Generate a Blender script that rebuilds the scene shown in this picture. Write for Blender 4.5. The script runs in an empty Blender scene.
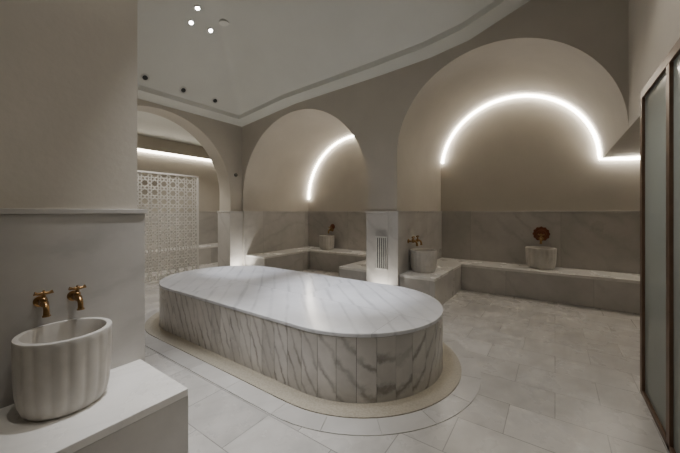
import bpy, math, random
from mathutils import Vector, Matrix
random.seed(3)
S=bpy.context.scene
pi=math.pi
# ------------------------------------------------------------ materials
def newmat(name):
    m=bpy.data.materials.new(name); m.use_nodes=True
    nt=m.node_tree; b=nt.nodes['Principled BSDF']
    return m,nt,b
def N(nt,t,**kw):
    n=nt.nodes.new(t)
    for k,v in kw.items():
        if k in n.inputs: n.inputs[k].default_value=v
        else: setattr(n,k,v)
    return n
def ramp(nt,src,stops,interp='LINEAR'):
    r=nt.nodes.new('ShaderNodeValToRGB'); r.color_ramp.interpolation=interp
    el=r.color_ramp.elements
    while len(el)<len(stops): el.new(0.5)
    for e,(p,c) in zip(el,stops):
        e.position=p; e.color=(c[0],c[1],c[2],1) if hasattr(c,'__len__') else (c,c,c,1)
    nt.links.new(src,r.inputs[0]); return r.outputs[0]
def mix(nt,mode,fac,a,b):
    m=nt.nodes.new('ShaderNodeMix'); m.data_type='RGBA'; m.blend_type=mode
    for sock,val in ((m.inputs[0],fac),(m.inputs[6],a),(m.inputs[7],b)):
        if hasattr(val,'is_output'): nt.links.new(val,sock)
        elif hasattr(val,'__len__'): sock.default_value=(val[0],val[1],val[2],1)
        else: sock.default_value=val
    return m.outputs[2]
def vmath(nt,op,a,b=None):
    m=nt.nodes.new('ShaderNodeVectorMath'); m.operation=op
    for i,val in enumerate((a,b)):
        if val is None: continue
        if hasattr(val,'is_output'): nt.links.new(val,m.inputs[i])
        else: m.inputs[i].default_value=val
    return m.outputs[0]
def marble(name,light,dark,vein,scale=1.2,rot=(0.3,0.5,0.6),veinamt=0.6,rough=0.3,tiles=None,attr=False,vdens=1.6,vw=.3,toner=(.82,1.0),mort=.62,dist=7.0,lo=.15,stretch=.35):
    m,nt,b=newmat(name); L=nt.links
    tc=N(nt,'ShaderNodeTexCoord'); P=tc.outputs['Object']; co=P; bc=None; bf=None
    if tiles:
        kind,w,h,mt=tiles
        if kind=='wall':
            sp=N(nt,'ShaderNodeSeparateXYZ'); L.new(P,sp.inputs[0])
            ad=N(nt,'ShaderNodeMath',operation='ADD'); L.new(sp.outputs[0],ad.inputs[0]); L.new(sp.outputs[1],ad.inputs[1])
            cb=N(nt,'ShaderNodeCombineXYZ'); L.new(ad.outputs[0],cb.inputs[0]); L.new(sp.outputs[2],cb.inputs[1]); bv=cb.outputs[0]
        else: bv=P
        br=N(nt,'ShaderNodeTexBrick'); L.new(bv,br.inputs['Vector'])
        br.inputs['Color1'].default_value=(0,0,0,1); br.inputs['Color2'].default_value=(1,1,1,1); br.inputs['Mortar'].default_value=(.5,.5,.5,1)
        br.inputs['Scale'].default_value=1; br.inputs['Mortar Size'].default_value=mt; br.inputs['Mortar Smooth'].default_value=.1
        br.inputs['Brick Width'].default_value=w; br.inputs['Row Height'].default_value=h
        bc=br.outputs['Color']; bf=br.outputs['Fac']
        off=vmath(nt,'MULTIPLY',bc,(7.3,5.1,9.7)); co=vmath(nt,'ADD',P,off)
    if attr:
        at=N(nt,'ShaderNodeAttribute'); at.attribute_name='pid'
        off=vmath(nt,'MULTIPLY',at.outputs['Vector'],(9,7,5)); co=vmath(nt,'ADD',P,off)
    mp=N(nt,'ShaderNodeMapping'); mp.inputs['Rotation'].default_value=rot; L.new(co,mp.inputs[0]); c2=mp.outputs[0]
    n1=N(nt,'ShaderNodeTexNoise',Scale=scale,Detail=8.0,Roughness=.6); L.new(c2,n1.inputs['Vector'])
    base=ramp(nt,n1.outputs[0],[(.3,dark),(.62,light)])
    st=N(nt,'ShaderNodeMapping'); st.inputs['Scale'].default_value=(1,stretch,1); L.new(c2,st.inputs[0])
    wv=N(nt,'ShaderNodeTexWave',Scale=vdens,Distortion=dist,Detail=5.0); wv.inputs['Detail Scale'].default_value=1.3; wv.inputs['Detail Roughness'].default_value=.65
    L.new(st.outputs[0],wv.inputs['Vector'])
    vf=ramp(nt,wv.outputs[1],[(.0,1),(vw*.33,.4),(vw,0)])
    n2=N(nt,'ShaderNodeTexNoise',Scale=scale*1.3,Detail=3.0); L.new(c2,n2.inputs['Vector'])
    vm=ramp(nt,n2.outputs[0],[(.40,veinamt*lo),(.62,veinamt)])
    vfac=mix(nt,'MULTIPLY',1.0,vf,vm)
    col=mix(nt,'MIX',vfac,base,vein)
    if bc is not None:
        tone=ramp(nt,bc,[(0,toner[0]),(1,toner[1])]); col=mix(nt,'MULTIPLY',1.0,col,tone)
        col=mix(nt,'MIX',bf,col,tuple(c*mort for c in dark))
    if attr:
        tone=ramp(nt,at.outputs['Fac'],[(0,toner[0]),(1,toner[1]+.05)]); col=mix(nt,'MULTIPLY',1.0,col,tone)
    L.new(col,b.inputs['Base Color'])
    rr=ramp(nt,n1.outputs[0],[(.3,rough*1.25),(.7,rough*.85)]); L.new(rr,b.inputs['Roughness'])
    b.inputs['Specular IOR Level'].default_value=.5
    return m
def plaster(name,c,rough=.75,var=.1):
    m,nt,b=newmat(name)
    tc=N(nt,'ShaderNodeTexCoord')
    n=N(nt,'ShaderNodeTexNoise',Scale=1.7,Detail=7.0,Roughness=.6); nt.links.new(tc.outputs['Object'],n.inputs['Vector'])
    col=ramp(nt,n.outputs[0],[(.3,tuple(x*(1-var) for x in c)),(.7,tuple(x*(1+var) for x in c))]); nt.links.new(col,b.inputs['Base Color'])
    b.inputs['Roughness'].default_value=rough
    n2=N(nt,'ShaderNodeTexNoise',Scale=26.0,Detail=4.0); nt.links.new(tc.outputs['Object'],n2.inputs['Vector'])
    bp=N(nt,'ShaderNodeBump',Strength=.08,Distance=.02); nt.links.new(n2.outputs[0],bp.inputs['Height']); nt.links.new(bp.outputs[0],b.inputs['Normal'])
    return m
def simple(name,c,rough=.5,metal=0,emit=None,es=0):
    m,nt,b=newmat(name)
    tc=N(nt,'ShaderNodeTexCoord')
    n=N(nt,'ShaderNodeTexNoise',Scale=14.0,Detail=4.0); nt.links.new(tc.outputs['Object'],n.inputs['Vector'])
    col=ramp(nt,n.outputs[0],[(.3,tuple(x*.85 for x in c)),(.7,tuple(min(1,x*1.1) for x in c))]); nt.links.new(col,b.inputs['Base Color'])
    b.inputs['Roughness'].default_value=rough; b.inputs['Metallic'].default_value=metal
    if emit:
        b.inputs['Emission Color'].default_value=(*emit,1); b.inputs['Emission Strength'].default_value=es
    return m
M_plaster=plaster('plaster_wall',(.51,.47,.405),.75,.05)
M_ceil=plaster('plaster_ceiling',(.66,.66,.61),.6,.03)
M_floor=marble('marble_floor',(.66,.635,.60),(.47,.45,.42),(.36,.34,.31),2.6,(0,0,.5),.2,.27,('floor',.52,.35,.003),mort=.62,toner=(.82,1.0))
M_wain=marble('marble_wainscot',(.58,.555,.52),(.45,.43,.40),(.32,.30,.28),1.7,(.4,.7,.5),.3,.3,('wall',1.4,1.6,.002),vdens=1.2)
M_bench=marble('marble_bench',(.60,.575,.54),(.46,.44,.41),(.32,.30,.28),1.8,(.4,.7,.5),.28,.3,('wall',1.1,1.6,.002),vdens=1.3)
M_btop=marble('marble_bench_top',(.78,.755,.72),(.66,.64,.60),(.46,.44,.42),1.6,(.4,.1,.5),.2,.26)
M_top=marble('marble_slab_top',(.80,.805,.825),(.64,.645,.665),(.37,.375,.40),1.9,(0,0,-.8),.5,.17,('floor',2.1,.79,.0015),vdens=2.0,vw=.22,dist=3.5,lo=.3,stretch=.15,toner=(.93,1))
M_side=marble('marble_slab_side',(.66,.63,.59),(.46,.435,.40),(.20,.18,.155),2.2,(.0,.42,.7),.75,.24,attr=True,vdens=4.5,vw=.34,dist=3.2,lo=.35,stretch=.8)
M_ring=marble('marble_ring',(.60,.58,.55),(.49,.47,.44),(.36,.34,.32),2.0,(0,0,.5),.2,.3,attr=True)
M_basin=marble('marble_basin',(.62,.59,.545),(.48,.455,.415),(.33,.31,.285),3.5,(.3,.2,.9),.25,.35)
M_white=marble('marble_screen',(.88,.86,.82),(.80,.78,.74),(.5,.48,.45),3,(.3,.2,.9),.1,.45)
M_brass=simple('aged_brass',(.36,.22,.10),.3,1)
M_copper=simple('copper_rosette',(.22,.085,.05),.4,.7)
M_frame=simple('bronze_frame',(.16,.10,.065),.4,.4)
M_dark=simple('dark_slot',(.03,.03,.03),.6)
M_trim=simple('fixture_trim',(.6,.59,.55),.4)
M_led=simple('led_strip',(1,.97,.9),.5,0,(1,.93,.82),20)
M_led1=simple('led_strip_cove',(1,.95,.85),.5,0,(1,.92,.80),13)
M_lamp=simple('lamp_lens',(1,1,1),.5,0,(1,.98,.95),25)
M_terr,nt,b=newmat('beige_terrazzo')
tc=N(nt,'ShaderNodeTexCoord'); v=N(nt,'ShaderNodeTexVoronoi',Scale=70.0); nt.links.new(tc.outputs['Object'],v.inputs['Vector'])
nt.links.new(ramp(nt,v.outputs['Distance'],[(.1,(.46,.415,.33)),(.8,(.37,.33,.26))]),b.inputs['Base Color']); b.inputs['Roughness'].default_value=.5
M_glass,nt,b=newmat('frosted_glass')
tc=N(nt,'ShaderNodeTexCoord'); n=N(nt,'ShaderNodeTexNoise',Scale=1.2); nt.links.new(tc.outputs['Object'],n.inputs['Vector'])
gc=ramp(nt,n.outputs[0],[(.3,(.44,.455,.43)),(.7,(.52,.535,.505))])
tr=N(nt,'ShaderNodeBsdfTranslucent'); nt.links.new(gc,tr.inputs[0]); nt.links.new(gc,b.inputs['Base Color']); b.inputs['Roughness'].default_value=.1
ms=N(nt,'ShaderNodeMixShader'); ms.inputs[0].default_value=.6
nt.links.new(b.outputs[0],ms.inputs[1]); nt.links.new(tr.outputs[0],ms.inputs[2]); nt.links.new(ms.outputs[0],nt.nodes['Material Output'].inputs[0])

# ------------------------------------------------------------ builder
class B:
    def __init__(s): s.v=[];s.f=[];s.pid=[];s.cur=(0,0,0)
    def add(s,vs,fs):
        o=len(s.v); s.v+= [tuple(p) for p in vs]; s.f+=[tuple(i+o for i in f) for f in fs]; s.pid+=[s.cur]*len(fs)
    def box(s,x0,x1,y0,y1,z0,z1):
        s.add([(x,y,z) for z in (z0,z1) for y in (y0,y1) for x in (x0,x1)],
          [(0,2,3,1),(4,5,7,6),(0,1,5,4),(2,6,7,3),(0,4,6,2),(1,3,7,5)])
    def prism(s,poly,z0,z1):
        n=len(poly); s.add([(p[0],p[1],z0) for p in poly]+[(p[0],p[1],z1) for p in poly],
          [tuple(range(n-1,-1,-1)),tuple(range(n,2*n))]+[(i,(i+1)%n,n+(i+1)%n,n+i) for i in range(n)])
    def tube(s,pts,rad,seg=14,caps=True):
        pts=[Vector(p) for p in pts]
        if not hasattr(rad,'__len__'): rad=[rad]*len(pts)
        vs=[];fs=[]; t0=(pts[1]-pts[0]).normalized()
        up=Vector((0,0,1)) if abs(t0.z)<.9 else Vector((1,0,0))
        u=t0.cross(up).normalized()
        for i,p in enumerate(pts):
            t=(pts[min(i+1,len(pts)-1)]-pts[max(i-1,0)]).normalized()
            u=(u-t*u.dot(t)).normalized(); w=t.cross(u)
            for k in range(seg):
                a=2*pi*k/seg; vs.append(p+(u*math.cos(a)+w*math.sin(a))*rad[i])
        for i in range(len(pts)-1):
            for k in range(seg):
                k2=(k+1)%seg; fs.append((i*seg+k,i*seg+k2,(i+1)*seg+k2,(i+1)*seg+k))
        if caps: fs.append(tuple(range(seg-1,-1,-1))); fs.append(tuple((len(pts)-1)*seg+k for k in range(seg)))
        s.add(vs,fs)
    def lathe(s,prof,c,axis='z',seg=48,mod=None):
        vs=[];fs=[];n=len(prof)
        for (r,h) in prof:
            for k in range(seg):
                a=2*pi*k/seg; rr=r*(mod(a,r,h) if mod else 1); q=(rr*math.cos(a),rr*math.sin(a),h)
                if axis=='x': q=(h,q[0],q[1])
                if axis=='y': q=(q[0],h,q[1])
                vs.append((c[0]+q[0],c[1]+q[1],c[2]+q[2]))
        for i in range(n-1):
            for k in range(seg):
                k2=(k+1)%seg; fs.append((i*seg+k,i*seg+k2,(i+1)*seg+k2,(i+1)*seg+k))
        fs.append(tuple(range(seg-1,-1,-1))); fs.append(tuple((n-1)*seg+k for k in range(seg)))
        s.add(vs,fs)
    def make(s,name,mat,parent=None,smooth=False,bevel=0,recalc=True):
        me=bpy.data.meshes.new(name); me.from_pydata(s.v,[],s.f); me.materials.append(mat)
        if recalc:
            import bmesh
            at=me.attributes.new('pid','FLOAT_VECTOR','FACE')
            for i,p in enumerate(s.pid): at.data[i].vector=p
            bm=bmesh.new(); bm.from_mesh(me); bmesh.ops.recalc_face_normals(bm,faces=bm.faces); bm.to_mesh(me); bm.free()
        o=bpy.data.objects.new(name,me); S.collection.objects.link(o)
        if smooth:
            for p in me.polygons: p.use_smooth=True
            me.set_sharp_from_angle(angle=math.radians(38))
        if bevel:
            md=o.modifiers.new('bevel','BEVEL'); md.width=bevel; md.segments=2; md.limit_method='ANGLE'
        if parent: o.parent=parent
        return o
def empty(name,loc=(0,0,0)):
    e=bpy.data.objects.new(name,None); S.collection.objects.link(e); e.empty_display_size=.1; return e

# ------------------------------------------------------------ room dims
YF=4.15; YB=6.25; XL=-5.45; XR=.60; WZ=1.34
n3=(-1.89,.60,2.18); n2=(-5.40,-2.36,1.69)
def arch_z(x,n):
    c=(n[0]+n[1])/2; r=(n[1]-n[0])/2; d=r*r-(x-c)**2
    return n[2]+math.sqrt(max(d,0))
def lerp_tab(t,x):
    if x<=t[0][0]: return t[0][1]
    for (a,za),(b_,zb) in zip(t,t[1:]):
        if x<=b_:
            k=(x-a)/(b_-a); return za+(zb-za)*k
    return t[-1][1]
EDGE=[(-5.45,3.16),(-3.9,3.34),(-2.2,3.41),(-1.4,3.46),(-.9,3.54),(-.3,3.76),(.6,4.10)]
ST=.30
def ceil_z(x,y):
    ex=3.16
    dx=max(x-XL,0); dy=max(YF-y,0)
    if dx<dy: d=dx; e=ex+(lerp_tab(EDGE,XL+min(dx,6))-ex)
    else: d=dy; e=lerp_tab(EDGE,x)
    if d<=ST+.001: return e
    t=min((d-ST)/1.6,1); s=1-(1-t)**1.7
    e2=e+.07
    return e2+(4.2-e2)*s
# floor
b=B(); b.box(-8.3,2.6,-1.6,6.45,-.1,0); b.make('floor',M_floor)
# ceiling: flat border band, small step, then coved recess
gx=sorted(set([round(XL-.02,4),XL,XL+ST,XL+ST+.006]+[round(XL+ST+.006+(XR+.02-XL-ST-.006)*i/90,4) for i in range(91)]+[XL+ST*i/5 for i in range(5)]))
gy=sorted(set([YF+.02,YF,YF-ST,YF-ST-.006]+[round(-1.6+(YF-ST-.006+1.6)*i/84,4) for i in range(85)]+[YF-ST*i/5 for i in range(5)]))
b=B(); nx,ny=len(gx),len(gy)
vs=[(x,y,ceil_z(x,y)) for y in gy for x in gx]
fs=[(j*nx+i,(j+1)*nx+i,(j+1)*nx+i+1,j*nx+i+1) for j in range(ny-1) for i in range(nx-1)]
b.add(vs,fs); b.make('ceiling',M_ceil,smooth=True,recalc=False)
# arch wall (north)
b=B()
xs=sorted(set([n2[0],n2[1],n3[0],n3[1],XL]+[(n2[0]+n2[1])/2-(n2[1]-n2[0])/2*math.cos(pi*i/64) for i in range(65)]+[(n3[0]+n3[1])/2-(n3[1]-n3[0])/2*math.cos(pi*i/64) for i in range(65)]))
for x0,x1 in zip(xs,xs[1:]):
    xm=(x0+x1)/2
    if n2[0]<xm<n2[1]: a0,a1=arch_z(x0,n2),arch_z(x1,n2)
    elif n3[0]<xm<n3[1]: a0,a1=arch_z(x0,n3),arch_z(x1,n3)
    else: a0=a1=0
    b.add([(x0,YF,a0),(x1,YF,a1),(x1,YF,4.5),(x0,YF,4.5)],[(0,1,2,3)])
for n,rightlow in ((n2,0),(n3,n3[2])):
    c=(n[0]+n[1])/2; r=(n[1]-n[0])/2
    pr=[(n[0],0)]+[(c-r*math.cos(pi*i/64),n[2]+r*math.sin(pi*i/64)) for i in range(65)]
    if not rightlow: pr.append((n[1],0))
    k=len(pr); b.add([(p[0],YF,p[1]) for p in pr]+[(p[0],YB,p[1]) for p in pr],[(i,i+1,k+i+1,k+i) for i in range(k-1)])
b.make('wall_north',M_plaster,smooth=True,recalc=False)
b=B(); b.box(XL-.15,2.6,YB,YB+.15,0,3.7); b.make('wall_niche_back',M_plaster)
# left wall with arch (west)
yc,ra,zs=2.50,1.37,1.72
b=B(); ys=[-1.6]+[yc-ra*math.cos(pi*i/64) for i in range(65)]+[YF]
az=lambda y: zs+math.sqrt(max(ra*ra-(y-yc)**2,0))
for y0,y1 in zip(ys,ys[1:]):
    inn=yc-ra<(y0+y1)/2<yc+ra
    a0,a1=(az(y0),az(y1)) if inn else (0,0)
    for X in (XL,XL-.38): b.add([(X,y0,a0),(X,y1,a1),(X,y1,4.5),(X,y0,4.5)],[(0,1,2,3)])
pr=[(yc-ra,0)]+[(yc-ra*math.cos(pi*i/64),zs+ra*math.sin(pi*i/64)) for i in range(65)]+[(yc+ra,0)]
k=len(pr); b.add([(XL,p[0],p[1]) for p in pr]+[(XL-.38,p[0],p[1]) for p in pr],[(i,i+1,k+i+1,k+i) for i in range(k-1)])
b.make('wall_west',M_plaster,smooth=True,recalc=False)
b=B(); b.box(-8.3,-8.15,-1.6,5.95,0,3.2); b.make('wall_side_room_west',M_plaster)
b=B(); b.box(-8.3,XL-.06,5.8,5.95,0,3.2); b.make('wall_side_room_north',M_plaster)
b=B(); b.box(-8.3,XL-.38,-1.6,5.95,3.2,3.3); b.make('ceiling_side_room',M_ceil)
b=B(); b.box(XL-.38,XL-.06,YF,5.8,0,3.3); b.make('wall_side_room_east',M_plaster)
# partition at left foreground
PX=-2.20; PY=.915
b=B(); b.box(PX-3.2,PX-.025,-1.6,PY-.035,0,4.6); b.make('wall_partition',M_plaster)
b=B(); b.box(PX-3.25,PX,-1.6,PY,0,WZ); b.box(PX-3.26,PX+.012,-1.6,PY+.012,WZ,WZ+.028); b.make('trim_partition',M_wain,bevel=.003)
b=B(); b.box(-8.3,2.6,-1.75,-1.6,0,4.6); b.make('wall_south',M_plaster)
b=B(); b.box(XR,XR+.14,-1.6,YF,2.25,4.6); b.box(XR,XR+.14,3.20,3.26,WZ,2.25)
b.box(XR,2.6,YF-.9,YB,2.18,2.25); b.make('wall_east',M_plaster)
b=B(); b.box(XR+.14,2.6,3.20,3.26,0,2.18); b.box(2.5,2.6,-1.6,YB,0,2.3); b.box(XR+.14,2.6,-1.6,3.2,2.25,2.35); b.make('wall_east_annex',M_plaster)
b=B(); b.box(.55,XR+.14,3.20,3.26,0,WZ); b.box(.54,XR+.14,3.195,3.268,WZ,WZ+.028); b.make('trim_door_return',M_wain,bevel=.003)
t=.03
def wains(name,boxes):
    b=B()
    for (x0,x1,y0,y1) in boxes: b.box(x0,x1,y0,y1,0,WZ)
    c=.012
    for (x0,x1,y0,y1) in boxes: b.box(x0-c,x1+c,y0-c,y1+c,WZ,WZ+.028)
    b.make(name,M_wain,bevel=.003)
wains('trim_pillar',[(n2[1]-t,n3[0]+t,YF-t,YB-.03)])
wains('trim_niche_large',[(n3[0]+t+.002,2.48,YB-t,YB-.001)])
wains('trim_niche_small',[(n2[0]+.001,n2[0]+t,YF,YB-t),(n2[0]+t,n2[1]-t-.012,YB-t,YB-.001)])
wains('trim_west_pillar',[(XL-.40,XL+t,yc+ra-t,YF-.002)])
wains('trim_side_room',[(-8.149,-8.12,-1.5,5.79),(-8.1,XL-.4,5.77,5.799)])

# ------------------------------------------------------------ benches
def bench(name,rects,h,over=.012):
    e=empty(name); b=B()
    for r in rects: b.box(*r,0,h-.04)
    b.make('bench_body',M_bench,e)
    b=B()
    for (x0,x1,y0,y1) in rects: b.box(x0,x1,y0,y1,h-.04,h)
    b.make('bench_top',M_btop,e,bevel=.004)
    return e
bench('marble_bench',[(n3[0]+t+.003,-1.34,YF+.02,YB-t-.002),(-1.34,2.45,5.60,YB-t-.002)],.44)
bench('marble_bench',[(n2[0]+t+.001,-4.80,YF+.05,YB-t-.002),(-4.80,-2.96,5.6,YB-t-.002),(-2.96,n2[1]-t-.002,YF+.05,YB-t-.002)],.44)
bench('marble_bench',[(PX+.001,-1.62,-1.55,.887)],.40)
bench('marble_bench',[(-8.118,-7.45,-1.5,5.76),(-7.45,-6.0,5.0,5.76)],.44)

# ------------------------------------------------------------ central slab
CX0,CX1,CY,R=-3.58,-1.55,2.49,.78
def stadium(r,n=40,step=None):
    pts=[]
    for i in range(n+1): a=-pi/2+pi*i/n; pts.append((CX1+r*math.cos(a),CY+r*math.sin(a)))
    m=12
    for i in range(1,m): pts.append((CX1+(CX0-CX1)*i/m,CY+r))
    for i in range(n+1): a=pi/2+pi*i/n; pts.append((CX0+r*math.cos(a),CY+r*math.sin(a)))
    for i in range(1,m): pts.append((CX0+(CX1-CX0)*i/m,CY-r))
    return pts
sl=empty('heated_marble_slab')
SZ=.50
b=B(); b.prism(stadium(R-.02),.0,SZ-.03); b.make('core',M_dark,sl)
b=B(); b.prism(stadium(R+.004,48),SZ-.03,SZ); b.make('top',M_top,sl,bevel=.006)
b=B(); rng=random.Random(5)
def panel_ring(b,ri,ro,z0,z1,narc,nst,gap):
    segs=[]
    for i in range(narc): segs.append(('a',CX1,-pi/2+pi*i/narc,-pi/2+pi*(i+1)/narc))
    for i in range(nst): segs.append(('s',1,CX1+(CX0-CX1)*i/nst,CX1+(CX0-CX1)*(i+1)/nst))
    for i in range(narc): segs.append(('a',CX0,pi/2+pi*i/narc,pi/2+pi*(i+1)/narc))
    for i in range(nst): segs.append(('s',-1,CX0+(CX1-CX0)*i/nst,CX0+(CX1-CX0)*(i+1)/nst))
    for s_ in segs:
        b.cur=(rng.random(),rng.random(),rng.random())
        if s_[0]=='a':
            _,cx,a0,a1=s_; g=gap/ro; k=4
            aa=[a0+g/2+(a1-a0-g)*j/k for j in range(k+1)]
            poly=[(cx+ro*math.cos(a),CY+ro*math.sin(a)) for a in aa]+[(cx+ri*math.cos(a),CY+ri*math.sin(a)) for a in reversed(aa)]
        else:
            _,sg,x0,x1=s_; d=gap/2*(1 if x1>x0 else -1)
            poly=[(x0+d,CY+sg*ro),(x1-d,CY+sg*ro),(x1-d,CY+sg*ri),(x0+d,CY+sg*ri)]
        b.prism(poly,z0,z1)
panel_ring(b,R-.019,R,.0,SZ-.032,17,14,.003); b.make('side_panels',M_side,sl)
b=B()
def ringmesh(b,ri,ro,z0,z1):
    pi_,po=stadium(ri),stadium(ro); n=len(pi_)
    vs=[(p[0],p[1],z1) for p in pi_]+[(p[0],p[1],z1) for p in po]+[(p[0],p[1],z0) for p in po]+[(p[0],p[1],z0) for p in pi_]
    fs=[]
    for i in range(n):
        j=(i+1)%n; fs+=[(i,n+i,n+j,j),(n+i,2*n+i,2*n+j,n+j),(3*n+i,i,j,3*n+j),(2*n+i,3*n+i,3*n+j,2*n+j)]
    b.add(vs,fs)
ringmesh(b,R+.002,R+.15,0,.012); b.make('floor_drain_border',M_terr)
b=B(); panel_ring(b,R+.152,R+.30,0,.006,9,4,.003); b.make('floor_marble_border',M_ring)

# ------------------------------------------------------------ basins and taps
def basin(x,y,z,r=.2,h=.35,rot=0):
    b=B(); nf=18
    def mod(a,rr,hh):
        if rr>r*.86 and 0.01<hh<h-.008: return 1-.035*(1-abs(math.cos(nf*(a+rot)/2)))
        return 1
    pr=[(r*.72,0),(r*.80,.004),(r*.87,.02),(r*.92,.05),(r*.955,.09),(r*.98,.16),(r*.99,.24),(r,h-.03),(r,h-.008),(r*.985,h),(r*.87,h),(r*.855,h-.01),(r*.84,h-.06),(r*.80,h*.45),(r*.6,h*.3),(r*.2,h*.26),(r*.02,h*.255)]
    b.lathe(pr,(x,y,z),'z',144,mod); return b.make('marble_basin',M_basin,smooth=True)
basin(-2.008,.472,.40,.188,.36)
basin(-1.655,4.60,.44,.20,.33)
basin(-.19,5.98,.44,.215,.33)
basin(-4.58,5.98,.44,.19,.33)
def tap(pos,d,sc=1.0,name='brass_tap'):
    D=Vector((1,0,0)) if d=='x' else Vector((0,-1,0)); W=Vector((0,1,0)) if d=='x' else Vector((1,0,0)); U=Vector((0,0,1)); P=Vector(pos)
    f=lambda a,w,u:P+(D*a+W*w+U*u)*sc
    b=B()
    b.tube([f(0,0,0),f(.006,0,0),f(.010,0,0)],[.026*sc,.026*sc,.018*sc],20)
    b.tube([f(.008,0,0),f(.045,0,0),f(.05,0,0),f(.075,0,0)],[.010*sc,.010*sc,.016*sc,.016*sc],16)
    b.tube([f(.06,0,0),f(.085,0,.002),f(.10,0,-.006),f(.108,0,-.022),f(.109,0,-.045)],[.013*sc,.012*sc,.0115*sc,.011*sc,.012*sc],16)
    b.tube([f(.109,0,-.045),f(.109,0,-.052)],[.015*sc,.015*sc],16)
    b.tube([f(.062,0,.0),f(.062,0,.022),f(.062,0,.026),f(.062,0,.045)],[.013*sc,.013*sc,.008*sc,.007*sc],14)
    b.tube([f(.062,-.032,.05),f(.062,-.02,.046),f(.062,0,.045),f(.062,.02,.046),f(.062,.032,.05)],[.009*sc,.006*sc,.008*sc,.006*sc,.009*sc],12)
    b.tube([f(.062,0,.045),f(.062,0,.06)],[.008*sc,.004*sc],12)
    return b.make(name,M_brass,smooth=True)
tap((PX,.415,.885),'x',1.1); tap((PX,.55,.885),'x',1.1)
tap((n3[0]+t,4.50,.90),'x',1.3); tap((n3[0]+t,4.68,.90),'x',1.3)
def rosette(x,z,r=.12):
    e=empty('tap_rosette'); b=B(); Y=YB-t
    def mod(a,rr,h): return 1+.05*math.cos(12*a) if rr>r*.8 else 1
    b.lathe([(r,-.0),(r,-.010),(r*.88,-.016),(r*.83,-.010),(r*.6,-.010),(r*.54,-.02),(r*.33,-.024),(r*.3,-.012),(.002,-.012)],(x,Y,z),'y',96,mod)
    b.make('rosette_plate',M_copper,e,smooth=True)
    tp=tap((x-.0,Y-.01,z-.08),'-y',1.5,'spout'); tp.parent=e
rosette(-.19,.98,.12)
rosette(-4.58,.98,.07)

# ------------------------------------------------------------ vent
e=empty('vent_grille'); b=B(); vx=-2.125; vy=YF-t
b.box(vx-.085,vx+.085,vy-.006,vy,.50,.975); b.make('backplate',M_dark,e)
b=B()
for k in range(6):
    xx=vx-.085+k*.032; b.box(xx,xx+.012,vy-.016,vy-.006,.50,.975)
b.box(vx-.095,vx+.095,vy-.016,vy-.0061,.965,.985); b.box(vx-.095,vx+.095,vy-.016,vy-.0061,.49,.51); b.make('bars',M_trim,e)

# ------------------------------------------------------------ lattice screen (eight-point stars)
b=B(); SX=-6.2; sp=.17; Y0,Y1,Z0,Z1=1.22,3.60,.02,2.09
def bar(p,q,w=.008,d=.02):
    (y0,z0),(y1,z1)=p,q
    cl=lambda y,z:(min(max(y,Y0),Y1),min(max(z,Z0),Z1))
    y0,z0=cl(y0,z0); y1,z1=cl(y1,z1); L=math.hypot(y1-y0,z1-z0)
    if L<.01: return
    ny,nz=-(z1-z0)/L*w,(y1-y0)/L*w
    vs=[(X,y,z) for X in (SX,SX-d) for (y,z) in ((y0+ny,z0+nz),(y1+ny,z1+nz),(y1-ny,z1-nz),(y0-ny,z0-nz))]
    b.add(vs,[(0,1,2,3),(7,6,5,4),(0,4,5,1),(1,5,6,2),(2,6,7,3),(3,7,4,0)])
for i in range(15):
    for j in range(14):
        cy=Y0+i*sp; cz=Z0+j*sp
        ro,ri=.086,.055
        P=[(cy+(ro if k%2==0 else ri)*math.cos(pi*k/8),cz+(ro if k%2==0 else ri)*math.sin(pi*k/8)) for k in range(16)]
        for k in range(16): bar(P[k],P[(k+1)%16],.0085)
        c2=(cy+sp/2,cz+sp/2); rr=.030
        for k in range(4):
            a=pi/4+pi*k/2; bar((c2[0]+rr*math.cos(a),c2[1]+rr*math.sin(a)),(c2[0]+rr*math.cos(a+pi/2),c2[1]+rr*math.sin(a+pi/2)),.0085)
b.box(SX-.03,SX+.01,3.585,3.62,0,2.11); b.box(SX-.03,SX+.01,1.2,3.62,2.08,2.11); b.box(SX-.03,SX+.01,1.2,3.62,0,.03); b.box(SX-.03,SX+.01,1.2,1.235,0,2.11)
b.make('lattice_screen',M_white,recalc=False)

# ------------------------------------------------------------ door
d=empty('door_1'); b=B(); F0,F1=.525,.60
b.box(F0,F1,3.13,3.195,0,2.25); b.box(F0,F1,2.47,2.535,0,2.19); b.box(F0,F1,-1.55,3.13,2.19,2.25); b.box(F0,F1,-1.55,3.13,0,.035)
b.box(F0,F1,1.0,1.065,.035,2.19); b.box(F0,F1,-.5,-.435,.035,2.19)
b.make('frame',M_frame,d,bevel=.003)
b=B(); 
for y0,y1 in ((2.535,3.13),(1.065,2.47),(-.435,1.0),(-1.55,-.5)): b.box(.542,.552,y0,y1,.035,2.19)
b.make('glass',M_glass,d)

# ------------------------------------------------------------ LED arcs
def ledarc(n,a0,a1,extra=None):
    c=(n[0]+n[1])/2; r=(n[1]-n[0])/2-.035; b=B()
    pts=[(c-r*math.cos(a0+(a1-a0)*i/72),YB-.035,n[2]+r*math.sin(a0+(a1-a0)*i/72)) for i in range(73)]
    if extra: pts+=extra
    b.tube(pts,.024,10); b.make('led_strip_light',M_led,smooth=True)
ledarc(n3,.12,pi,[(.9,YB-.035,n3[2]-.035),(2.4,YB-.035,n3[2]-.035)])
ledarc(n2,.0,pi)
b=B(); b.box(-8.148,-8.08,-1.5,5.79,2.86,2.95); b.make('trim_cove',M_plaster)
b=B(); b.box(-8.135,-8.09,-1.5,5.78,2.80,2.858); b.make('cove_light',M_led1)

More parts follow.
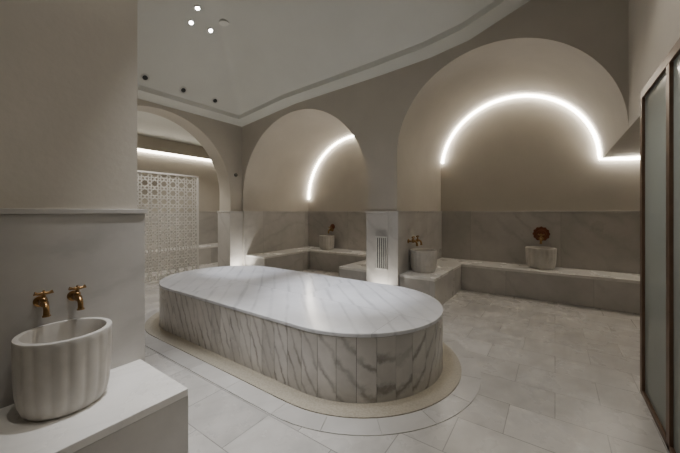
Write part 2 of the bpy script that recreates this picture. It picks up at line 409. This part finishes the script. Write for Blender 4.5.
# ------------------------------------------------------------ downlights
def spot(loc,tgt,power,size,blend=.6,col=(1,.95,.87),rad=.03,nm='spot_lamp'):
    l=bpy.data.lights.new(nm,'SPOT'); l.energy=power; l.spot_size=math.radians(size); l.spot_blend=blend; l.color=col; l.shadow_soft_size=rad
    o=bpy.data.objects.new(nm,l); S.collection.objects.link(o); o.location=loc
    o.rotation_euler=(Vector(tgt)-Vector(loc)).to_track_quat('-Z','Y').to_euler(); return o
def downlight(x,y,r=.045,lit=True,tgt=None,power=0,size=60,col=(1,.94,.85),blend=.6):
    z=ceil_z(x,y); e=empty('ceiling_downlight')
    g=.02; nrm=Vector((-(ceil_z(x+g,y)-ceil_z(x-g,y))/(2*g),-(ceil_z(x,y+g)-ceil_z(x,y-g))/(2*g),1)).normalized()
    q=(-nrm).to_track_quat('Z','Y').to_matrix()
    def mk(pr,mat,nm):
        b=B(); b.lathe(pr,(0,0,0),'z',28); b.v=[tuple(q@Vector(p)+Vector((x,y,z))) for p in b.v]; b.make(nm,mat,e,smooth=True)
    mk([(r*1.35,-.005),(r*1.35,.008),(r,.010),(r,.002)],M_trim,'trim_ring')
    mk([(r*.8,-.004),(r*.8,.011)],M_lamp if lit else M_dark,'lens')
    if power:
        l=spot((x-nrm.x*.04,y-nrm.y*.04,z-nrm.z*.04),tgt or (x,y,0),power,size,blend,col); l.parent=e
cool=(.88,.91,1)
downlight(-3.97,2.30,.032,power=70,size=60,tgt=(-3.4,2.6,0),col=cool)
downlight(-4.20,2.34,.032,power=400,size=26,tgt=(-3.75,2.95,.5),col=cool,blend=.9)
downlight(-4.17,2.62,.032,power=70,size=60,tgt=(-4.5,1.9,0),col=cool)
for yy in (2.10,2.68,3.26): downlight(-5.05,yy,.045,lit=False)
downlight(-1.5,2.3,.035,power=620,size=32,tgt=(-1.95,2.75,.5),col=cool,blend=1)
downlight(-1.3,2.1,.035,power=90,size=70,tgt=(-1.6,2.4,.5),col=cool,blend=1)
downlight(-1.65,1.0,power=440,size=36,tgt=(-1.8,1.2,0),col=(.96,.97,1),blend=1)
downlight(-.3,2.6,.035,power=90,size=90)  # unseen wide spot with a made-up fixture, added as room fill
downlight(-.3,.7,power=45,size=100)  # second added fill spot, also out of view
downlight(-1.55,.35,power=45,size=70,tgt=(-1.9,.5,.4))
b=B(); zz=ceil_z(-3.95,2.71); b.lathe([(.08,.02),(.08,-.010),(.07,-.013),(.01,-.013)],(-3.95,2.71,zz),'z',40); b.make('ceiling_speaker',M_ceil,smooth=True)
b=B(); b.lathe([(.035,0),(.035,.03),(.025,.034),(.02,.02)],(XL,3.99,2.12),'x',24); b.make('wall_spotlight',M_dark,smooth=True)
def uplight(x,y,tgt,power):
    e=empty('floor_uplight'); b=B(); b.lathe([(.04,0),(.04,.01),(.03,.012)],(x,y,0),'z',24); b.make('ring',M_trim,e)
    b=B(); b.lathe([(.028,.005),(.028,.014)],(x,y,0),'z',24); b.make('lens',M_lamp,e)
    l=spot((x,y,.03),tgt,power,110,.8); l.parent=e
uplight(-2.12,3.98,(-2.12,4.1,1),34)
uplight(XL+.22,3.98,(XL+.03,3.99,1),38)
spot((-5.95,2.6,3.1),(-6.25,2.6,.9),110,110,nm='side_room_fill'); spot((-7.0,4.0,3.15),(-6.9,4.6,0),60,110,nm='side_room_fill')  # unseen lamp added to brighten the screen; the second fills the room behind
spot((1.6,2.4,2.2),(.9,2.4,.6),65,150,col=(1,1,.95),nm='annex_lamp')

w=bpy.data.worlds.new('world'); S.world=w; w.use_nodes=True
w.node_tree.nodes['Background'].inputs[0].default_value=(.05,.05,.05,1); w.node_tree.nodes['Background'].inputs[1].default_value=.3
cd=bpy.data.cameras.new('camera'); cd.sensor_width=36; cd.lens=307/680*36; cd.shift_y=-.0213; cd.clip_start=.05
c=bpy.data.objects.new('camera',cd); S.collection.objects.link(c); c.location=(0,0,1.35); c.rotation_euler=(pi/2,0,math.radians(35)); S.camera=c
